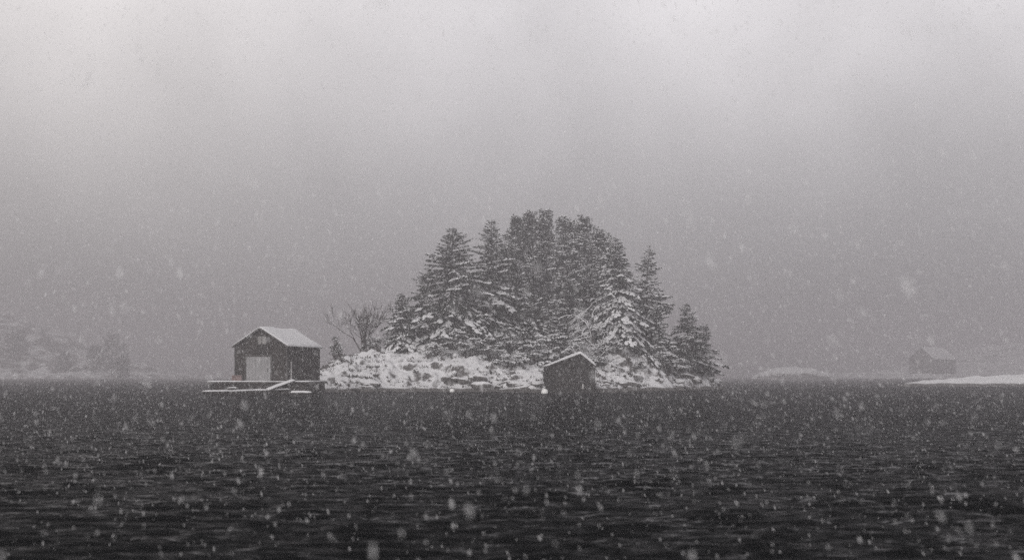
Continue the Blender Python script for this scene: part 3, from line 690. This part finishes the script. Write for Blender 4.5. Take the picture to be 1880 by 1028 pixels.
def crate(label, name, x, y, z, w, dpt, h, mat, snow, rot=0.0):
    r_ = thing(name, label, 'crate', (x, y, z), rot); t_ = 0.04
    MB().box(-w/2, w/2, -dpt/2, -dpt/2+t_, 0, h).box(-w/2, w/2, dpt/2-t_, dpt/2, 0, h).box(-w/2, -w/2+t_, -dpt/2+t_, dpt/2-t_, 0, h).box(w/2-t_, w/2, -dpt/2+t_, dpt/2-t_, 0, h).box(-w/2+t_, w/2-t_, -dpt/2+t_, dpt/2-t_, 0, t_).build('box', mat, r_)
    for s_ in (-1, 1): MB().box(-w/2-0.02, w/2+0.02, s_*dpt/2-0.02, s_*dpt/2+0.02, h-0.10, h+0.005).build('rim', mat, r_)
    V, Fa = snow_sheet([(-w/2+0.03, h*0.9), (w/2-0.03, h*0.9)], -dpt/2+0.03, dpt/2-0.03, snow, 23, 10, 8); link('snow', mesh_np('snow', V, Fa, M['snow'], True), r_)
p_ = at(435, 0, 150.2)
crate('pale red fish tub standing on the quay beside the pale boathouse door', 'fish_tub', p_.x, 150.2, qz+0.03, 1.05, 0.7, 0.62, M['red_plastic'], 0.06, 0.1)
p_ = at(426, 0, 145.6)
crate('low snow-topped crate on the floating dock', 'dock_crate', p_.x, 145.6, 0.50, 0.95, 0.6, 0.22, M['trim_wood'], 0.14, ang)

def lathe(prof, n=16):
    V = [(r_*math.cos(2*math.pi*i/n), r_*math.sin(2*math.pi*i/n), z_) for r_, z_ in prof for i in range(n)]
    Fa = [(j*n+i, j*n+(i+1) % n, (j+1)*n+(i+1) % n, (j+1)*n+i) for j in range(len(prof)-1) for i in range(n)]
    return V, Fa
for px_, yb, k_, lab in ((1000, 156, 1.0, 'round white mooring buoy floating just left of the dark boathouse'), (830, 170, 0.8, 'small white mooring buoy below the left snow mound shore')):
    bu = thing('mooring_buoy', lab, 'buoy', (wx(px_, yb), yb, 0), 0, 'mooring buoys')
    V, Fa = lathe([(0.001, -0.28*k_), (0.24*k_, -0.22*k_), (0.38*k_, 0.0), (0.40*k_, 0.18*k_), (0.34*k_, 0.38*k_), (0.2*k_, 0.5*k_), (0.07*k_, 0.54*k_), (0.001, 0.54*k_)]); fl = link('float', mesh_np('float', V, Fa, M['buoy_white'], True), bu)
    V, Fa = lathe([(0.05, 0.52*k_), (0.06, 0.58*k_), (0.03, 0.63*k_), (0.001, 0.64*k_)], 8); link('ring', mesh_np('ring', V, Fa, M['trim_wood'], True), bu)

# ------------------------------------------------------------------ dark boathouse at the water
DY_ = 158.0
db = thing('dark_boathouse', 'small dark boathouse with a thin snowy gable roof at the waterline', 'boathouse', (wx(1049, DY_), DY_, 0.35), math.radians(2))
apx = wx(1063, DY_)-wx(1047, DY_)
gable_house(db, wx(1090, DY_)-wx(1005, DY_), 7.5, 2.6, wz(651, DY_)-0.35, M['tar_wood'], ov=0.12, snow=0.15, seed=5, ridge_x=apx, eave_l=wz(673, DY_)-0.35, eave_r=wz(672, DY_)-0.35, trim=M['tar_wood'], side=2.0)
MB().box(-2.6, 2.6, -0.25, 7.7, -1.2, 0.0).build('foundation', M['concrete'], db)
dd_ = MB().box(-1.5, 1.3, -0.06, -0.03, 0.05, 2.3)
for k in range(9): dd_.box(-1.48+k*0.31, -1.48+k*0.31+0.28, -0.08, -0.06, 0.07, 2.28)
dd_ = dd_.build('door', M['tar_wood'], db); [MB().box(-1.3, 1.1, -0.11, -0.082, hz_, hz_+0.1).build('batten', M['tar_wood'], dd_) for hz_ in (0.4, 1.9)]
fp = at(1070, 0, DY_)
fd = thing('boat_fender', 'pale oblong fender hanging on the front of the dark boathouse', 'fender', (fp.x, DY_-0.42, 0.45))
V, Fa = lathe([(0.001, 0), (0.07, 0.03), (0.10, 0.12), (0.10, 0.5), (0.07, 0.6), (0.03, 0.64), (0.001, 0.66)], 12); link('float', mesh_np('float', V, Fa, M['pale_paint'], True), fd)
MB().tube((0, 0, 0.64), (0, 0.22, 1.1), 0.015, 0.015, 6).build('rope', M['trim_wood'], fd)

# ------------------------------------------------------------------ far shores fading into the snowfall
def far_point(x, y):
    r_ = np.maximum(x - wx(1668, 262) + 3*fbm(y*0.2, x*0.1, 40, 3), -4)
    prof = np.where(r_ > 0, 0.5*np.minimum(r_, 2)*0.4 + 2.1*(1-np.exp(-np.maximum(r_, 0)/16)), r_*0.3)
    cross = np.exp(-((y-270)/8)**2)
    return prof*cross*1.25 - 0.35 + np.clip(r_, 0, 2)/2*cross*(0.9*fbm(x*0.35, y*0.35, 41, 4))
grid_land('low_point', 70, 150, 252, 292, 0.5, far_point, M['skerry'], label='low snow-covered rocky point running out of the right edge')
SKY_ = 760.0
def skerry(x, y):
    cx = wx(1462, SKY_); q = 1-((x-cx)/24.0)**2-((y-SKY_-10)/14)**2
    return np.where(q > 0, 7.0*np.clip(q, 0, 1)**0.75 + 0.9*fbm(x*0.3, y*0.3, 47, 4), 3*q) + 0.2
grid_land('skerry', 125, 195, 750, 800, 0.8, skerry, M['skerry'], label='rounded snowy skerry in the mist right of the island')
FYH = 900.0
def right_shore(x, y):
    return -1.2 + 5.0*ss(236, 262, x)*ss(870, 900, y) + 26*ss(290, 440, x)*ss(910, 1100, y) + 4*fbm(x*0.04, y*0.04, 51, 5)*ss(236, 260, x)*ss(870, 900, y)
grid_land('right_shore_hill', 210, 760, 860, 1180, 5.0, right_shore, M['far_land'], label='hazy dark shore behind the low point')
def left_shore(x, y):
    r_ = -x - 224
    return -1.5 + 48*ss(0, 190, r_ - 8*fbm(y*0.03, x*0.02, 61, 3))*ss(785, 900, y) + 4.0*ss(-4, 12, r_)*ss(782, 795, y) + 18*ss(0, 50, r_)*ss(788, 830, y)*fbm(x*0.04, y*0.04, 55, 5) + 4.5*ss(0, 15, r_)*ss(786, 800, y)*fbm(x*0.2, y*0.2, 58, 4)
grid_land('left_shore_hill', -560, -200, 770, 990, 2.6, left_shore, M['far_land'], label='hazy snowy hillside dissolving in snowfall at the left edge')

fz = float(right_shore(np.array([wx(1705, FYH)]), np.array([FYH+4]))[0])
fh = thing('far_house', 'ghostly gabled house with snowy roof on the hazy right shore', 'house', (wx(1692, FYH), FYH, fz-0.3), math.radians(-48))
gable_house(fh, 18.0, 27.0, 10.0, 17.5, M['far_wall'], ov=0.5, snow=0.3, seed=9, batten=2.0)
for xx in (-3.6, 2.0):
    w_ = MB().box(xx, xx+1.8, -0.05, -0.03, 6.2, 8.6).build('window', M['glass'], fh); MB().box(xx-0.1, xx+1.9, -0.08, -0.03, 8.61, 8.8).box(xx-0.1, xx-0.01, -0.08, -0.03, 6.0, 8.61).box(xx+1.81, xx+1.9, -0.08, -0.03, 6.0, 8.61).box(xx-0.1, xx+1.9, -0.08, -0.03, 6.0, 6.19).build('frame', M['pale_paint'], w_)
MB().box(-1.0, 1.0, -0.08, -0.03, 0.1, 2.8).build('door', M['trim_wood'], fh)

def far_tree(label, x, y, z, H, seed):
    rng = np.random.default_rng(seed); root = thing('shore_tree', label, 'tree', (x, y, z-0.3), 0, 'trees on the hazy left shore')
    link('trunk', mesh_np('trunk', *tubes([((0, 0, 0), (0.1, 0, H*0.5), 0.25, 0.16), ((0.1, 0, H*0.5), (0, 0, H*0.97), 0.16, 0.03)], 6), M['bark'], True), root)
    C = []; RR = []
    for k in range(44):
        t_ = (k+0.5)/44; a = k*2.4; r_ = H*0.34*math.sqrt(max(0.03, 1-((t_-0.3)/0.72)**2))*rng.uniform(0.3, 1.1); C.append((math.cos(a)*r_, math.sin(a)*r_, H*(0.15+0.83*t_))); RR.append(rng.uniform(0.6, 1.2))
    C = np.array(C); RR = np.array(RR)
    cr = link('crown', mesh_np('crown', *clumps(C, RR*1.5, rng, 16, (0.7, 1.4)), M['needles']), root)
    link('snow', mesh_np('snow', *clump_snow(C, RR, rng, 0.7), M['snow'], True), cr)['kind'] = 'stuff'
for k, (px_, Yf, H, lab) in enumerate([(205, 804, 24, 'tallest ghostly tree near the end of the hazy left shore'), (176, 812, 17, 'ghostly tree just left of the tallest one on the left shore'),
                                   (226, 797, 13, 'smallest ghostly tree at the very end of the left shore'), (120, 830, 13, 'ghostly lone tree halfway up the hazy left hillside'), (35, 845, 16, 'ghostly tree near the left picture edge on the hillside')]):
    X_ = wx(px_, Yf); far_tree(lab, X_, Yf, float(left_shore(np.array([X_]), np.array([Yf]))[0]), H, 200+k)

# ------------------------------------------------------------------ haze of the snowfall
hz = MB().box(-2600, 2600, -2600, 2600, -1.8, 52)
m, t, p = newmat('haze'); t.nodes.remove(p)
vol = N(t, 'ShaderNodeVolumePrincipled'); vol.inputs['Color'].default_value = (0.72, 0.695, 0.713, 1); vol.inputs['Density'].default_value = 0.0021; vol.inputs['Anisotropy'].default_value = 0.6
t.links.new(vol.outputs[0], t.nodes['Material Output'].inputs['Volume'])
hzo = hz.build('haze', m); tag(hzo, 'pale grey haze of falling snow filling the air', 'haze', kind='stuff')

# ------------------------------------------------------------------ falling snow
def snowfall():
    rng = np.random.default_rng(1234)
    n = 330000; dmax = 60.0; nn_ = 1800
    dist = 1.6 + (dmax-1.6)*rng.random(n)**(1/2.6); dist[:nn_] = 1.8 + 9.5*rng.random(nn_)**(1/2.2)
    x = (rng.random(n)*2-1)*(0.45*dist + 3.0); z = CH - (0.17*dist+1.0) + rng.random(n)*(0.47*dist + 2.5)
    m_ = z > 0.05; x, y, z = x[m_], dist[m_], z[m_]; n = len(x)
    size = 0.0046*np.exp(rng.normal(0, 0.40, n)); size = np.where(y < 11.3, size*1.15, size)
    ax = x/np.maximum(y, 1)
    tilt = np.radians(np.clip(10 + 55*ax + rng.normal(0, 10, n), -25, 60))        # wind carries the snow to the right
    rot = np.stack([rng.normal(0, 0.3, n), -tilt, rng.random(n)*0.6], 1)
    scl = np.stack([size*rng.uniform(0.7, 1.1, n), size*rng.uniform(0.7, 1.1, n), size*rng.uniform(1.4, 2.7, n)], 1)
    me = bpy.data.meshes.new('snowfall'); me.vertices.add(n); me.vertices.foreach_set('co', np.stack([x, y, z], 1).astype(np.float32).ravel())
    for nm, arr in (('rot', rot), ('scl', scl)):
        a = me.attributes.new(nm, 'FLOAT_VECTOR', 'POINT'); a.data.foreach_set('vector', arr.astype(np.float32).ravel())
    me.update(); o = link('snowfall', me); tag(o, 'countless white snowflakes drifting down through the air', 'snowflakes', kind='stuff')
    ng = bpy.data.node_groups.new('snowfall_flakes', 'GeometryNodeTree')
    ng.interface.new_socket('Geometry', in_out='INPUT', socket_type='NodeSocketGeometry'); ng.interface.new_socket('Geometry', in_out='OUTPUT', socket_type='NodeSocketGeometry')
    gi = ng.nodes.new('NodeGroupInput'); go = ng.nodes.new('NodeGroupOutput'); ins = ng.nodes.new('GeometryNodeInstanceOnPoints')
    ico = ng.nodes.new('GeometryNodeMeshIcoSphere'); ico.inputs['Radius'].default_value = 1.0; ico.inputs['Subdivisions'].default_value = 2
    nz = ng.nodes.new('ShaderNodeTexNoise'); nz.inputs['Scale'].default_value = 1.6
    sub = ng.nodes.new('ShaderNodeVectorMath'); sub.operation = 'SUBTRACT'; sub.inputs[1].default_value = (0.5, 0.5, 0.5)
    sc_ = ng.nodes.new('ShaderNodeVectorMath'); sc_.operation = 'SCALE'; sc_.inputs['Scale'].default_value = 1.9
    sp = ng.nodes.new('GeometryNodeSetPosition'); sm = ng.nodes.new('GeometryNodeSetMaterial'); sm.inputs['Material'].default_value = M['flake']
    L = ng.links.new
    L(nz.outputs['Color'], sub.inputs[0]); L(sub.outputs[0], sc_.inputs[0]); L(ico.outputs[0], sp.inputs['Geometry']); L(sc_.outputs[0], sp.inputs['Offset']); L(sp.outputs[0], sm.inputs['Geometry'])
    for nm, sock in (('rot', 'Rotation'), ('scl', 'Scale')):
        na = ng.nodes.new('GeometryNodeInputNamedAttribute'); na.data_type = 'FLOAT_VECTOR'; na.inputs['Name'].default_value = nm; L(na.outputs[0], ins.inputs[sock])
    L(gi.outputs[0], ins.inputs['Points']); L(sm.outputs[0], ins.inputs['Instance']); L(ins.outputs[0], go.inputs[0])
    md = o.modifiers.new('flakes', 'NODES'); md.node_group = ng
snowfall()
